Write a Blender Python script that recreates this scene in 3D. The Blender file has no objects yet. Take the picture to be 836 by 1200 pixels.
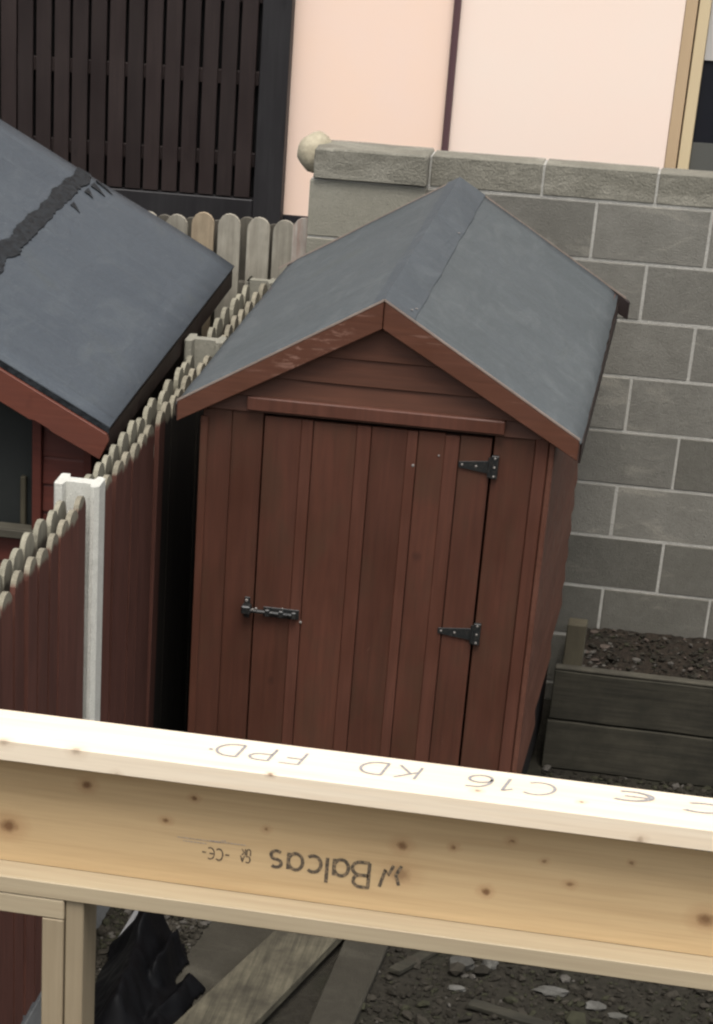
import bpy, bmesh, math, random
from mathutils import Vector, Matrix, noise
random.seed(7)
sc = bpy.context.scene
C = bpy.data.collections.new('scene'); sc.collection.children.link(C)
R_ = math.radians

# ---------------------------------------------------------------- camera
cam_d = bpy.data.cameras.new('camera'); cam = bpy.data.objects.new('camera', cam_d); C.objects.link(cam)
pitch, roll, yaw = 0.58172827, 0.02390975, 0.24077384
cam.matrix_world = Matrix.Translation((1.20783671, -8.62943635, 4.53343792)) @ \
    Matrix.Rotation(yaw, 4, 'Z') @ Matrix.Rotation(math.pi/2 - pitch, 4, 'X') @ Matrix.Rotation(roll, 4, 'Z')
cam_d.sensor_fit = 'HORIZONTAL'; cam_d.sensor_width = 36
cam_d.lens = 3021.81/836*36
cam_d.shift_x = (418-113.1536)/836; cam_d.shift_y = (1348.873-600)/836
cam_d.clip_start = .1; cam_d.clip_end = 500
sc.camera = cam

# ---------------------------------------------------------------- light: overcast sky and a very soft high sun
SUN_EL, SUN_AZ = 66, 168       # azimuth measured from +Y towards +X
w = bpy.data.worlds.new('World'); sc.world = w; w.use_nodes = True
nt = w.node_tree; nt.nodes.clear()
sky = nt.nodes.new('ShaderNodeTexSky'); sky.sky_type = 'NISHITA'; sky.sun_disc = False
sky.sun_elevation = R_(SUN_EL); sky.sun_rotation = R_(SUN_AZ); sky.dust_density = 4; sky.air_density = 1.2; sky.ozone_density = .6
hs = nt.nodes.new('ShaderNodeHueSaturation'); hs.inputs['Saturation'].default_value = .28
bg = nt.nodes.new('ShaderNodeBackground'); bg.inputs[1].default_value = .115
wo = nt.nodes.new('ShaderNodeOutputWorld')
nt.links.new(sky.outputs[0], hs.inputs['Color']); nt.links.new(hs.outputs[0], bg.inputs[0]); nt.links.new(bg.outputs[0], wo.inputs[0])
sd = bpy.data.lights.new('sun', 'SUN'); sd.energy = 1.5; sd.angle = R_(28); sd.color = (1, .965, .91)
so = bpy.data.objects.new('sun', sd); C.objects.link(so)
e, a = R_(SUN_EL), R_(SUN_AZ)
so.rotation_euler = Vector((math.sin(a)*math.cos(e), math.cos(a)*math.cos(e), math.sin(e))).to_track_quat('Z', 'Y').to_euler()
so.location = (4, -4, 8)
sc.view_settings.view_transform = 'Standard'; sc.view_settings.look = 'None'
sc.cycles.pixel_filter_type = 'BLACKMAN_HARRIS'; sc.cycles.filter_width = 2.3
sc.view_settings.exposure = 0.84; sc.view_settings.gamma = 1

# ---------------------------------------------------------------- materials
class NT:
    def __init__(s, name):
        s.m = bpy.data.materials.new(name); s.m.use_nodes = True
        s.t = s.m.node_tree; s.b = s.t.nodes['Principled BSDF']
        s.tc = s.t.nodes.new('ShaderNodeTexCoord'); s.oi = s.t.nodes.new('ShaderNodeObjectInfo')
        ad = s.n('ShaderNodeVectorMath'); ad.operation = 'ADD'
        sc_ = s.n('ShaderNodeVectorMath'); sc_.operation = 'SCALE'; s.l(s.oi.outputs['Location'], sc_.inputs[0]); sc_.inputs[3].default_value = 3.7
        s.l(s.tc.outputs['Object'], ad.inputs[0]); s.l(sc_.outputs[0], ad.inputs[1]); s.co = ad.outputs[0]
    def n(s, k): return s.t.nodes.new(k)
    def l(s, a, b): s.t.links.new(a, b)
    def noise(s, scale=(1, 1, 1), k=5, detail=5, rough=.6, co=None, dist=0):
        mp = s.n('ShaderNodeMapping'); mp.inputs['Scale'].default_value = scale; s.l(co or s.co, mp.inputs[0])
        nz = s.n('ShaderNodeTexNoise'); nz.inputs['Scale'].default_value = k; nz.inputs['Detail'].default_value = detail
        nz.inputs['Roughness'].default_value = rough; nz.inputs['Distortion'].default_value = dist
        s.l(mp.outputs[0], nz.inputs['Vector']); return nz.outputs[0]
    def ramp(s, f, lo, hi, a=0., b=1.):
        r = s.n('ShaderNodeMapRange'); r.inputs[1].default_value = lo; r.inputs[2].default_value = hi
        r.inputs[3].default_value = a; r.inputs[4].default_value = b; s.l(f, r.inputs[0]); return r.outputs[0]
    def mix(s, f, a, b, mode='MIX'):
        m = s.n('ShaderNodeMix'); m.data_type = 'RGBA'; m.blend_type = mode
        for i, v in ((0, f), (6, a), (7, b)):
            if hasattr(v, 'is_linked'): s.l(v, m.inputs[i])
            elif i == 0: m.inputs[0].default_value = v
            else: m.inputs[i].default_value = (*v, 1)
        return m.outputs[2]
    def math(s, op, a, b=0.):
        m = s.n('ShaderNodeMath'); m.operation = op
        for i, v in ((0, a), (1, b)):
            if hasattr(v, 'is_linked'): s.l(v, m.inputs[i])
            else: m.inputs[i].default_value = v
        return m.outputs[0]
    def tone(s, col, amt=.25):           # each piece a little lighter or darker than its neighbours
        v = s.ramp(s.oi.outputs['Random'], 0, 1, 1-amt, 1+amt)
        h = s.n('ShaderNodeHueSaturation'); s.l(v, h.inputs['Value']); s.l(col, h.inputs['Color']); return h.outputs[0]
    def done(s, col, rough=.7, bump=None, bstr=.3, bdist=.002, spec=.35, metal=0):
        if hasattr(col, 'is_linked'): s.l(col, s.b.inputs['Base Color'])
        else: s.b.inputs['Base Color'].default_value = (*col, 1)
        if hasattr(rough, 'is_linked'): s.l(rough, s.b.inputs['Roughness'])
        else: s.b.inputs['Roughness'].default_value = rough
        s.b.inputs['Specular IOR Level'].default_value = spec; s.b.inputs['Metallic'].default_value = metal
        if bump is not None:
            bp = s.n('ShaderNodeBump'); bp.inputs['Strength'].default_value = bstr; bp.inputs['Distance'].default_value = bdist
            s.l(bump, bp.inputs['Height']); s.l(bp.outputs[0], s.b.inputs['Normal'])
        return s.m

def painted_wood(name, c1, c2, worn, axis='z', tone=.12, wornth=.68, flake=None, rough=.55, blot=None):
    s = NT(name)
    st = {'z': (1, 1, .06), 'x': (.06, 1, 1), 'y': (1, .06, 1)}[axis]
    g = s.noise(st, 60, 4, .6); big = s.noise((1, 1, .5) if axis == 'z' else (.5, 1, 1), 5, 4, .6)
    col = s.mix(s.ramp(big, .35, .68), c1, c2)
    col = s.mix(s.ramp(g, .35, .7, 0, .45), col, tuple(x*.55 for x in c1))
    if blot: col = s.mix(s.ramp(s.noise((1, 1, .6), 7, 5, .65), .46, .64, 0, .5), col, blot)
    ch = s.noise((1, 1, .6), 26, 5, .75, dist=.5); col = s.mix(s.ramp(ch, .70, .74, 0, .55), col, worn)
    kn_ = s.noise((1.3, 1.3, .8), 7.5, 2, .5); col = s.mix(s.ramp(kn_, .70, .76, 0, .6), col, tuple(x*.45 for x in c1))
    fine = s.noise(st, 34, 5, .7)
    col = s.mix(s.ramp(fine, wornth, wornth+.1, 0, .7), col, worn)
    if flake:                                        # paint rubbed off in streaks between two places along the board
        sp = s.n('ShaderNodeSeparateXYZ'); s.l(s.tc.outputs['Object'], sp.inputs[0])
        m1 = s.math('MULTIPLY', s.ramp(sp.outputs[0], flake[0], flake[0]+.05), s.ramp(sp.outputs[0], flake[1], flake[1]-.05))
        fl = s.noise((.35, 1, 1.2), 38, 5, .7, dist=.6)
        col = s.mix(s.math('MULTIPLY', m1, s.ramp(fl, .53, .60, 0, .55)), col, worn)
    col = s.tone(col, tone)
    return s.done(col, s.ramp(big, .3, .7, rough-.08, rough+.12), g, .5, .0015)

BROWN1, BROWN2, WORN = (.064, .0228, .0130), (.086, .0292, .0162), (.13, .060, .043)
M = {}
M['shed_v'] = painted_wood('brown_paint_upright', BROWN1, BROWN2, WORN, 'z', blot=(.054, .0268, .0145), wornth=.74)
M['shed_strip'] = painted_wood('brown_paint_strip', (.077, .0275, .0160), (.096, .0345, .0205), WORN, 'z', .06, .72)
M['shed_h'] = painted_wood('brown_paint_level', (.068, .0255, .0135), (.090, .0330, .0175), WORN, 'x', .08, .75)
M['shed_side'] = painted_wood('brown_paint_side_lit', (.098, .038, .023), (.125, .050, .031), WORN, 'y', .12, .72)  # paler than the front: light on the side wall put into the paint colour
M['barge'] = painted_wood('brown_paint_scuffed', (.088, .033, .018), (.108, .041, .024), (.26, .15, .115), 'x', .06, .625)
M['barge_flaked'] = painted_wood('brown_paint_flaked', (.088, .033, .018), (.108, .041, .024), (.25, .14, .105), 'x', .0, .60, (-.03, .26))
M['red_h'] = painted_wood('red_paint_level', (.085, .020, .013), (.10, .025, .016), (.14, .05, .036), 'x', .12, .7)
M['red_barge'] = painted_wood('red_paint_board', (.135, .040, .024), (.105, .033, .021), (.2, .07, .045), 'x', .05, .7)
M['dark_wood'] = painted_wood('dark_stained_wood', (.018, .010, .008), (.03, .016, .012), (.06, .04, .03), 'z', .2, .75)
M['slat'] = painted_wood('dark_brown_slat', (.020, .0125, .0115), (.026, .0165, .0145), (.05, .035, .03), 'z', .18, .75)
M['charcoal'] = painted_wood('charcoal_paint', (.017, .0155, .0165), (.022, .0205, .0215), (.05, .05, .05), 'z', .05, .8)
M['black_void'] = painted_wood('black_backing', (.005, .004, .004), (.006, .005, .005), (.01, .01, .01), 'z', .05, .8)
M['verge'] = painted_wood('pale_felt_edge', (.30, .24, .20), (.22, .17, .14), (.4, .35, .3), 'x', .1, .6)

def felt(name, c1, c2, streak, moss=(.07, .075, .055)):
    s = NT(name)
    big = s.noise((1, 1, 1), 2.6, 5, .6, dist=.6); f = s.noise((1, 1, 1), 480, 2, .6); md = s.noise((1, 1, 1), 60, 4, .7)
    wr = s.noise((1, .4, 1), 8, 5, .62, dist=1.); rp = s.noise((.5, 2.2, .5), 3.2, 3, .5, dist=.5)
    dn = s.noise((.35, 3.2, .35), 7, 5, .65)
    col = s.mix(s.ramp(big, .3, .7), c1, c2)
    col = s.mix(s.ramp(wr, .52, .70, 0, .55), col, streak)
    col = s.mix(s.ramp(dn, .54, .72, 0, .45), col, streak)
    col = s.mix(s.ramp(big, .60, .74, 0, .35), col, moss)
    col = s.mix(s.ramp(md, .35, .7, 0, .35), col, tuple(x*.68 for x in c1))
    col = s.mix(s.ramp(f, .35, .65, 0, .45), col, tuple(x*.5 for x in c1))
    sp = s.noise((1, 1, 1), 75, 3, .6)
    col = s.mix(s.ramp(sp, .69, .73, 0, .5), col, (.19, .19, .18))
    h = s.math('ADD', s.math('MULTIPLY', rp, 2.), s.math('ADD', s.math('MULTIPLY', wr, .8), s.math('MULTIPLY', f, .10)))
    return s.done(col, .86, h, .55, .014, .25)
M['felt'] = felt('green_grey_felt', (.080, .089, .091), (.097, .107, .112), (.132, .142, .142))
M['felt_ridge'] = felt('ridge_felt', (.068, .077, .084), (.086, .096, .105), (.118, .129, .133))
M['felt_blue'] = felt('slate_blue_felt', (.060, .070, .082), (.076, .087, .099), (.098, .110, .118))
s = NT('tar'); n1 = s.noise((1, 1, 1), 40, 5, .7)
M['tar'] = s.done(s.mix(s.ramp(n1, .35, .75), (.006, .007, .008), (.032, .036, .040)), s.ramp(n1, .3, .7, .6, .85), n1, .6, .004, .15)

def concrete(name, c1, c2, pale, tone=.12, thr=.58, fine=70, pits=.5):
    s = NT(name)
    big = s.noise((1, 1, 1), 6, 5, .6); md = s.noise((1, 1, 1), 28, 5, .7); f = s.noise((1, 1, 1), fine*3, 3, .6)
    col = s.mix(s.ramp(big, .3, .7), c1, c2)
    col = s.mix(s.ramp(md, .35, .75, 0, .5), col, tuple(x*.72 for x in c1))
    smear = s.noise((.6, 1, 1.6), 5.5, 6, .62, dist=.7)
    col = s.mix(s.ramp(smear, thr, thr+.12, 0, .6), col, pale)
    pit = s.noise((1, 1, 1), 130, 3, .7); col = s.mix(s.ramp(pit, .60, .70, 0, .6), col, tuple(x*.45 for x in c1))
    col = s.mix(s.ramp(f, .3, .7, 0, .4), col, tuple(x*.6 for x in c1))
    col = s.tone(col, tone)
    return s.done(col, .9, s.math('ADD', s.math('MULTIPLY', f, .6), s.math('ADD', s.math('MULTIPLY', md, .35), s.math('MULTIPLY', pit, .6))), pits*1.5, .006, .2)
M['block'] = concrete('concrete_block', (.178, .169, .145), (.222, .212, .184), (.32, .30, .25), .15, .55)
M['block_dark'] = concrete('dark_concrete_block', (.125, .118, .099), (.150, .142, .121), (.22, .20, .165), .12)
M['coping'] = concrete('rough_coping', (.20, .188, .152), (.25, .235, .19), (.36, .34, .28), .08, .50, 40, .8)
M['pillar'] = concrete('pale_rendered_block', (.27, .255, .205), (.31, .295, .24), (.4, .38, .32), .05, .6)
M['mortar'] = concrete('pale_mortar', (.40, .385, .345), (.47, .45, .405), (.46, .44, .4), .02, .6)
M['post'] = concrete('pale_concrete_post', (.56, .55, .49), (.62, .61, .55), (.68, .67, .62), .04, .6, 60, .4)
M['gravel_board'] = concrete('grey_concrete_board', (.19, .19, .185), (.23, .23, .22), (.3, .3, .29), .05)
M['slab'] = concrete('damp_concrete_slab', (.034, .030, .022), (.050, .045, .034), (.075, .068, .052), .12, .55)
M['stone'] = concrete('pale_stone', (.065, .062, .053), (.11, .105, .095), (.16, .155, .14), .25, .5)
s = NT('lichen_stone'); n1 = s.noise((1, 1, 1), 14, 5, .7); n2 = s.noise((1, 1, 1), 60, 4, .7)
M['lichen'] = s.done(s.mix(s.ramp(n1, .4, .65), (.42, .37, .27), (.27, .24, .17)), .9, n2, .8, .004, .2)

def weathered(name, end, body, dark, thr=None, tone=.15, axis='z'):
    """bare weathered timber; with thr the lower part of each piece takes the body colour"""
    s = NT(name)
    st = (1, 1, .08) if axis == 'z' else (1, .08, 1)
    g = s.noise(st, 70, 4, .65); b = s.noise((1, 1, .6), 18, 5, .65)
    col = s.mix(s.ramp(b, .35, .7), end, tuple(x*.72 for x in end))
    col = s.mix(s.ramp(g, .4, .72, 0, .6), col, dark)
    if thr:
        sep = s.n('ShaderNodeSeparateXYZ'); s.l(s.tc.outputs['Generated'], sep.inputs[0])
        z = s.math('ADD', sep.outputs[2], s.math('MULTIPLY', s.math('SUBTRACT', b, .5), .05))
        pb = s.mix(s.ramp(s.noise((1, 1, .3), 9, 4, .6), .35, .7), body, tuple(x*.72 for x in body))
        pb = s.mix(s.ramp(g, .4, .75, 0, .5), pb, tuple(x*.4 for x in body))
        col = s.mix(s.ramp(z, thr, thr+.012), pb, col)
    return s.done(s.tone(col, tone), .85, g, .6, .002, .25)
M['pale_grey'] = weathered('weathered_pale', (.32, .295, .24), None, (.16, .142, .11))
M['pale_orange'] = weathered('fresh_orange_pale', (.35, .28, .19), None, (.2, .15, .10))
M['pale_white'] = weathered('whitewashed_pale', (.42, .38, .33), None, (.22, .10, .07))
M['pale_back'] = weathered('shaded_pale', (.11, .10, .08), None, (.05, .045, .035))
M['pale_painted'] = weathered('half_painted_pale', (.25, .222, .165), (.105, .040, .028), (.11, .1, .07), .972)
M['pale_gap_shade'] = weathered('gap_shade_pale', (.25, .222, .165), (.014, .011, .008), (.11, .1, .07), .955)  # near-black body: the shade between fence and shed put into the colour
M['pale_left'] = weathered('left_row_pale', (.27, .25, .19), (.09, .075, .055), (.11, .1, .07), .95)
M['planter'] = weathered('damp_sleeper', (.060, .054, .036), None, (.024, .022, .015), None, .18, 'x')
M['stake'] = weathered('weathered_stake', (.085, .074, .048), None, (.06, .05, .035))
def board_mat(name, c1, c2, dk, axis):
    s = NT(name); st = {'x': (.05, 1, 1), 'y': (1, .05, 1)}[axis]
    g = s.noise(st, 60, 5, .65); b = s.noise((1, 1, 1), 7, 5, .65)
    col = s.mix(s.ramp(b, .35, .68), c1, c2); col = s.mix(s.ramp(g, .4, .7, 0, .7), col, dk)
    return s.done(s.tone(col, .12), .85, g, .6, .003, .25)
M['sleeper'] = board_mat('damp_dark_sleeper', (.046, .041, .029), (.025, .023, .016), (.013, .012, .009), 'x')
M['old_plank'] = board_mat('old_dirty_plank', (.115, .102, .070), (.048, .042, .030), (.022, .020, .014), 'y')
M['rim_edge'] = board_mat('dry_board_edge', (.085, .077, .057), (.05, .045, .034), (.03, .026, .02), 'x')

KNOT_Z = {.887: 2.759, 1.052: 2.759, .232: 2.757, .108: 2.757, .30: 2.722, .556: 2.759, 1.152: 2.726}
def cy_knot(kx, kz): return KNOT_Z[kx]
def pine(name, c1, c2, ring, knots=(), cx=0, cz=0, axes='xz', axis='x', tone=.03, cy=0):
    """knots: (x, z, radius, strength) in world metres; cx, cz the piece's own centre"""
    s = NT(name)
    st = {'x': (.035, 1, 1), 'z': (1, 1, .035)}[axis]
    g = s.noise(st, 42, 4, .6, dist=.3); b = s.noise((.3, 1, 1), 4, 3, .5); f = s.noise(st, 160, 3, .6)
    col = s.mix(s.ramp(b, .3, .7), c1, c2)
    col = s.mix(s.ramp(g, .45, .7, 0, .45), col, ring)
    col = s.mix(s.ramp(f, .4, .7, 0, .15), col, tuple(x*.6 for x in ring))
    sep = s.n('ShaderNodeSeparateXYZ'); s.l(s.tc.outputs['Object'], sep.inputs[0])
    wob = s.math('MULTIPLY', s.math('SUBTRACT', s.noise((1, 1, 1), 70, 4, .7), .5), .012)
    for (kx, kz, kr, ks) in knots:
        dx = s.math('SUBTRACT', sep.outputs[0], kx-cx); dz = s.math('SUBTRACT', sep.outputs[2 if axes == 'xz' else 1], kz-cz)
        d = s.math('SQRT', s.math('ADD', s.math('POWER', s.math('ABSOLUTE', s.math('MULTIPLY', dx, .8)), 2), s.math('POWER', s.math('ABSOLUTE', dz), 2)))
        if axes == 'xyz':
            d3 = s.math('SUBTRACT', sep.outputs[2], cy_knot(kx, kz)-cy)
            d = s.math('SQRT', s.math('ADD', s.math('POWER', d, 2), s.math('POWER', s.math('ABSOLUTE', d3), 2)))
        d = s.math('ADD', d, wob)
        col = s.mix(s.ramp(d, kr*2.6, kr*.9, 0, .4*ks), col, (.33, .17, .075))
        col = s.mix(s.ramp(d, kr*1.1, kr*.35, 0, .85*ks), col, (.13, .06, .025))
    return s.done(s.tone(col, tone), .6, f, .25, .0008, .3)

s = NT('pink_render'); n1 = s.noise((1, 1, 1), 2.2, 4, .6); n2 = s.noise((1, 1, 1), 160, 3, .6)
col = s.mix(s.ramp(n1, .3, .7), (.90, .72, .61), (.88, .73, .625))
M['pink'] = s.done(col, .85, n2, .3, .002, .2)
s = NT('peach_render'); n1 = s.noise((1, 1, 1), 2.2, 4, .6); n2 = s.noise((1, 1, 1), 160, 3, .6)
M['peach'] = s.done(s.mix(s.ramp(n1, .3, .7), (.90, .665, .525), (.88, .67, .555)), .85, n2, .3, .002, .2)
M['plinth'] = concrete('dark_painted_plinth', (.022, .021, .024), (.028, .027, .03), (.04, .04, .04), .02)
s = NT('purple_brown_plastic'); M['pipe'] = s.done((.10, .055, .06), .4)
s = NT('tan_reveal'); M['reveal'] = s.done(s.mix(s.ramp(s.noise((1, 1, .2), 9), .3, .7), (.50, .36, .22), (.46, .33, .20)), .6)
s = NT('cream_frame'); M['cream'] = s.done(s.mix(s.ramp(s.noise((1, 1, .2), 9), .3, .7), (.62, .50, .31), (.58, .46, .29)), .45)
s = NT('window_glass'); M['glass'] = s.done((.016, .017, .021), .22, spec=.25)
s = NT('roller_blind'); M['blind'] = s.done((.42, .40, .38), .8)
s = NT('inner_sill'); M['inner'] = s.done((.09, .09, .08), .6)
s = NT('black_iron'); n1 = s.noise((1, 1, 1), 90, 3, .6)
M['iron'] = s.done(s.mix(s.ramp(n1, .5, .75), (.012, .013, .013), (.04, .035, .03)), .38, n1, .3, .001, .5)
s = NT('zinc'); M['zinc'] = s.done((.22, .20, .18), .45, metal=.3)
s = NT('black_polythene'); n1 = s.noise((1, 1, 1), 24, 4, .6)
M['poly'] = s.done((.0025, .0025, .003), s.ramp(n1, .3, .7, .5, .7), n1, .25, .004, .10)
s = NT('print_ink'); n1 = s.noise((1, 1, 1), 260, 3, .6)
M['ink'] = s.done(s.mix(s.ramp(n1, .45, .62), (.07, .055, .04), (.24, .17, .10)), .7)
s = NT('faded_ink'); n1 = s.noise((1, 1, 1), 260, 3, .6)
M['ink_pale'] = s.done(s.mix(s.ramp(n1, .35, .62), (.17, .17, .18), (.36, .33, .31)), .7)
s = NT('dim_interior_grey'); M['dim_interior_grey'] = s.done(s.mix(s.ramp(s.noise((1, 1, 1), 6), .3, .7), (.013, .015, .0135), (.02, .022, .020)), .7)
s = NT('white_trim'); M['white'] = s.done((.2, .2, .2), .5)
s = NT('soil'); n1 = s.noise((1, 1, 1), 40, 6, .7); n2 = s.noise((1, 1, 1), 12, 4, .6)
col = s.mix(s.ramp(n1, .35, .7), (.011, .0085, .006), (.040, .030, .021)); col = s.mix(s.ramp(n2, .5, .7, 0, .5), col, (.028, .019, .014))
M['soil'] = s.done(col, .95, n1, 1, .02, .2)
s = NT('yard_ground'); n1 = s.noise((1, 1, 1), 30, 8, .75); n2 = s.noise((1, 1, 1), 3, 5, .6); n3 = s.noise((1, 1, 1), 120, 4, .7)
col = s.mix(s.ramp(n1, .35, .7), (.021, .018, .013), (.050, .044, .032)); col = s.mix(s.ramp(n2, .5, .65, 0, .6), col, (.027, .027, .016))
M['ground'] = s.done(col, .95, s.math('ADD', n1, n3), 1, .012, .2)
for nm, c in (('grit_dark', (.020, .017, .012)), ('grit_mid', (.036, .031, .023)), ('grit_pale', (.085, .077, .066)), ('grit_pink', (.080, .062, .050)), ('grit_leaf', (.032, .031, .018))):
    s = NT(nm); n1 = s.noise((1, 1, 1), 40, 3, .6)
    M[nm] = s.done(s.mix(s.ramp(n1, .3, .7), c, tuple(x*.6 for x in c)), .9, n1, .4, .002, .2)

# ---------------------------------------------------------------- mesh helpers
ORG = {}
def org(o):
    return ORG[o.name] if o is not None else Vector((0, 0, 0))
def link(name, me, mat, parent, world, rot=None):
    o = bpy.data.objects.new(name, me); C.objects.link(o)
    if parent is not None: o.parent = parent
    o.location = Vector(world) - org(parent)
    if rot: o.rotation_euler = rot
    if mat is not None and not me.materials: me.materials.append(M[mat] if isinstance(mat, str) else mat)
    ORG[o.name] = Vector(world)
    return o
def mesh_obj(name, bm, mat, parent=None, smooth=False, center=None):
    """links the world-space bmesh as ONE object, origin at its own centre"""
    lo = Vector([min(v.co[i] for v in bm.verts) for i in range(3)]); hi = Vector([max(v.co[i] for v in bm.verts) for i in range(3)])
    c = center if center is not None else (lo+hi)/2
    bmesh.ops.translate(bm, vec=-c, verts=bm.verts)
    bmesh.ops.recalc_face_normals(bm, faces=bm.faces)
    me = bpy.data.meshes.new(name); bm.to_mesh(me); bm.free()
    if smooth:
        for p in me.polygons: p.use_smooth = True
    mats = mat if isinstance(mat, (list, tuple)) else [mat]
    for m_ in mats: me.materials.append(M[m_] if isinstance(m_, str) else m_)
    return link(name, me, None, parent, c)
def thing(name, label, cat, loc, group=None):
    o = bpy.data.objects.new(name, None); C.objects.link(o); o.location = loc; o.empty_display_size = .1
    ORG[o.name] = Vector(loc); return tag(o, label, cat, group)
def tag(o, label=None, cat=None, group=None, kind=None):
    if label: o['label'] = label
    if cat: o['category'] = cat
    if group: o['group'] = group
    if kind: o['kind'] = kind
    return o
def hexa(bm, P, bev=0.):
    """P: 8 corners, bottom ring 0-3 then top ring 4-7"""
    vs = [bm.verts.new(p) for p in P]
    fs = [bm.faces.new([vs[i] for i in q]) for q in ((3, 2, 1, 0), (4, 5, 6, 7), (0, 1, 5, 4), (1, 2, 6, 5), (2, 3, 7, 6), (3, 0, 4, 7))]
    if bev:
        es = list({e for f in fs for e in f.edges})
        bmesh.ops.bevel(bm, geom=es, offset=bev, segments=1, affect='EDGES')
    return vs
def box(bm, x0, x1, y0, y1, z0, z1, bev=0., T=None):
    P = [Vector(p) for p in ((x0, y0, z0), (x1, y0, z0), (x1, y1, z0), (x0, y1, z0), (x0, y0, z1), (x1, y0, z1), (x1, y1, z1), (x0, y1, z1))]
    if T: P = [T(p) for p in P]
    hexa(bm, P, bev)
def boxo(name, b, mat, parent=None, bev=.002, T=None):
    bm = bmesh.new(); box(bm, *b, bev, T); return mesh_obj(name, bm, mat, parent)
def prism(bm, pts, off, bev=0.):
    """flat polygon pts extruded by the vector off"""
    off = Vector(off); a = [bm.verts.new(p) for p in pts]; b = [bm.verts.new(Vector(p)+off) for p in pts]
    n = len(pts); bm.faces.new(a); bm.faces.new(b[::-1])
    for i in range(n): bm.faces.new((a[i], b[i], b[(i+1) % n], a[(i+1) % n]))
    if bev: bmesh.ops.bevel(bm, geom=list(bm.edges), offset=bev, segments=1, affect='EDGES')
def prismo(name, pts, off, mat, parent=None, bev=0., T=None):
    bm = bmesh.new()
    if T: pts = [T(Vector(p)) for p in pts]
    prism(bm, pts, off, bev); return mesh_obj(name, bm, mat, parent)
def cyl(bm, p0, p1, r, n=12):
    p0, p1 = Vector(p0), Vector(p1); d = p1-p0
    q = d.to_track_quat('Z', 'Y').to_matrix().to_4x4()
    bmesh.ops.create_cone(bm, cap_ends=True, segments=n, radius1=r, radius2=r, depth=d.length, matrix=Matrix.Translation((p0+p1)/2) @ q)
def blob(bm, c, r, sq=(1, 1, 1), sub=1, amp=.25, seed=0):
    v0 = bmesh.ops.create_icosphere(bm, subdivisions=sub, radius=1)['verts']
    for v in v0:
        k = 1+amp*noise.noise(v.co*1.7+Vector((seed*3.1, seed*1.7, seed)))
        v.co = Vector(c)+Vector((v.co.x*r*sq[0]*k, v.co.y*r*sq[1]*k, v.co.z*r*sq[2]*k))

# ================================================================= SETTING
bm = bmesh.new(); bmesh.ops.create_grid(bm, x_segments=60, y_segments=60, size=60)
g = mesh_obj('ground', bm, 'ground', center=Vector((0, 0, 0))); tag(g, kind='structure')

# ================================================================= PINK HOUSE
house = thing('pink_house', 'pale pink rendered house behind the block wall with thin dark pipe and cream window', 'house', (0, 5, 0))
Y = 5.
boxo('wall', (-3.6, -.463, Y, Y+.25, 1.27, 5.2), 'peach', house, 0)
boxo('wall', (-.460, .632, Y, Y+.25, 1.27, 5.2), 'pink', house, 0)
boxo('wall', (.632, 1.9, Y, Y+.25, 3.02, 5.2), 'pink', house, 0)
boxo('wall', (.632, 1.9, Y, Y+.25, 1.27, 1.395), 'pink', house, 0)
boxo('wall', (1.9, 3.6, Y, Y+.25, 1.27, 5.2), 'pink', house, 0)
boxo('plinth', (-3.6, 3.6, Y-.012, Y+.25, 0, 1.268), 'plinth', house, 0)
boxo('side_wall', (-3.6, -3.35, Y+.253, 9, 0, 5.2), 'pink', house, 0)
boxo('side_wall', (3.35, 3.6, Y+.253, 9, 0, 5.2), 'pink', house, 0)
boxo('back_wall', (-3.6, 3.6, 9.003, 9.25, 0, 5.2), 'pink', house, 0)
bm = bmesh.new(); prism(bm, [(-3.8, Y-.2, 5.203), (-3.8, 9.45, 5.203), (-3.8, 7.1, 6.7)], (7.6, 0, 0)); mesh_obj('roof', bm, 'felt_ridge', house)
bm = bmesh.new(); cyl(bm, (-.455, Y-.026, .02), (-.455, Y-.026, 5.1), .0185, 12)
pp = mesh_obj('pipe', bm, 'pipe', house)
for z in (1.0, 2.75, 4.2):
    boxo('pipe_clip', (-.482, -.428, Y-.016, Y-.001, z, z+.03), 'pipe', pp)
win = boxo('window', (.634, .690, Y-.006, Y+.12, 1.397, 3.02), 'reveal', house, .003)
bm = bmesh.new()
for b in ((.697, .752, Y+.004, Y+.1, 1.46, 2.96), (.692, 1.85, Y+.004, Y+.1, 2.96, 3.018), (.692, 1.85, Y+.004, Y+.1, 1.40, 1.457), (1.80, 1.85, Y+.004, Y+.1, 1.46, 2.957)):
    box(bm, *b, .003)
mesh_obj('frame', bm, 'cream', win)
boxo('reveal', (1.853, 1.897, Y-.006, Y+.12, 1.397, 3.02), 'reveal', win, .003)
boxo('pane', (.754, 1.798, Y+.040, Y+.046, 1.46, 2.958), 'glass', win, 0)
boxo('blind', (.754, 1.798, Y+.030, Y+.037, 2.145, 2.956), 'blind', win, 0)
boxo('lower_panel', (.754, 1.798, Y+.030, Y+.037, 1.46, 1.765), 'inner', win, 0)

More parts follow.
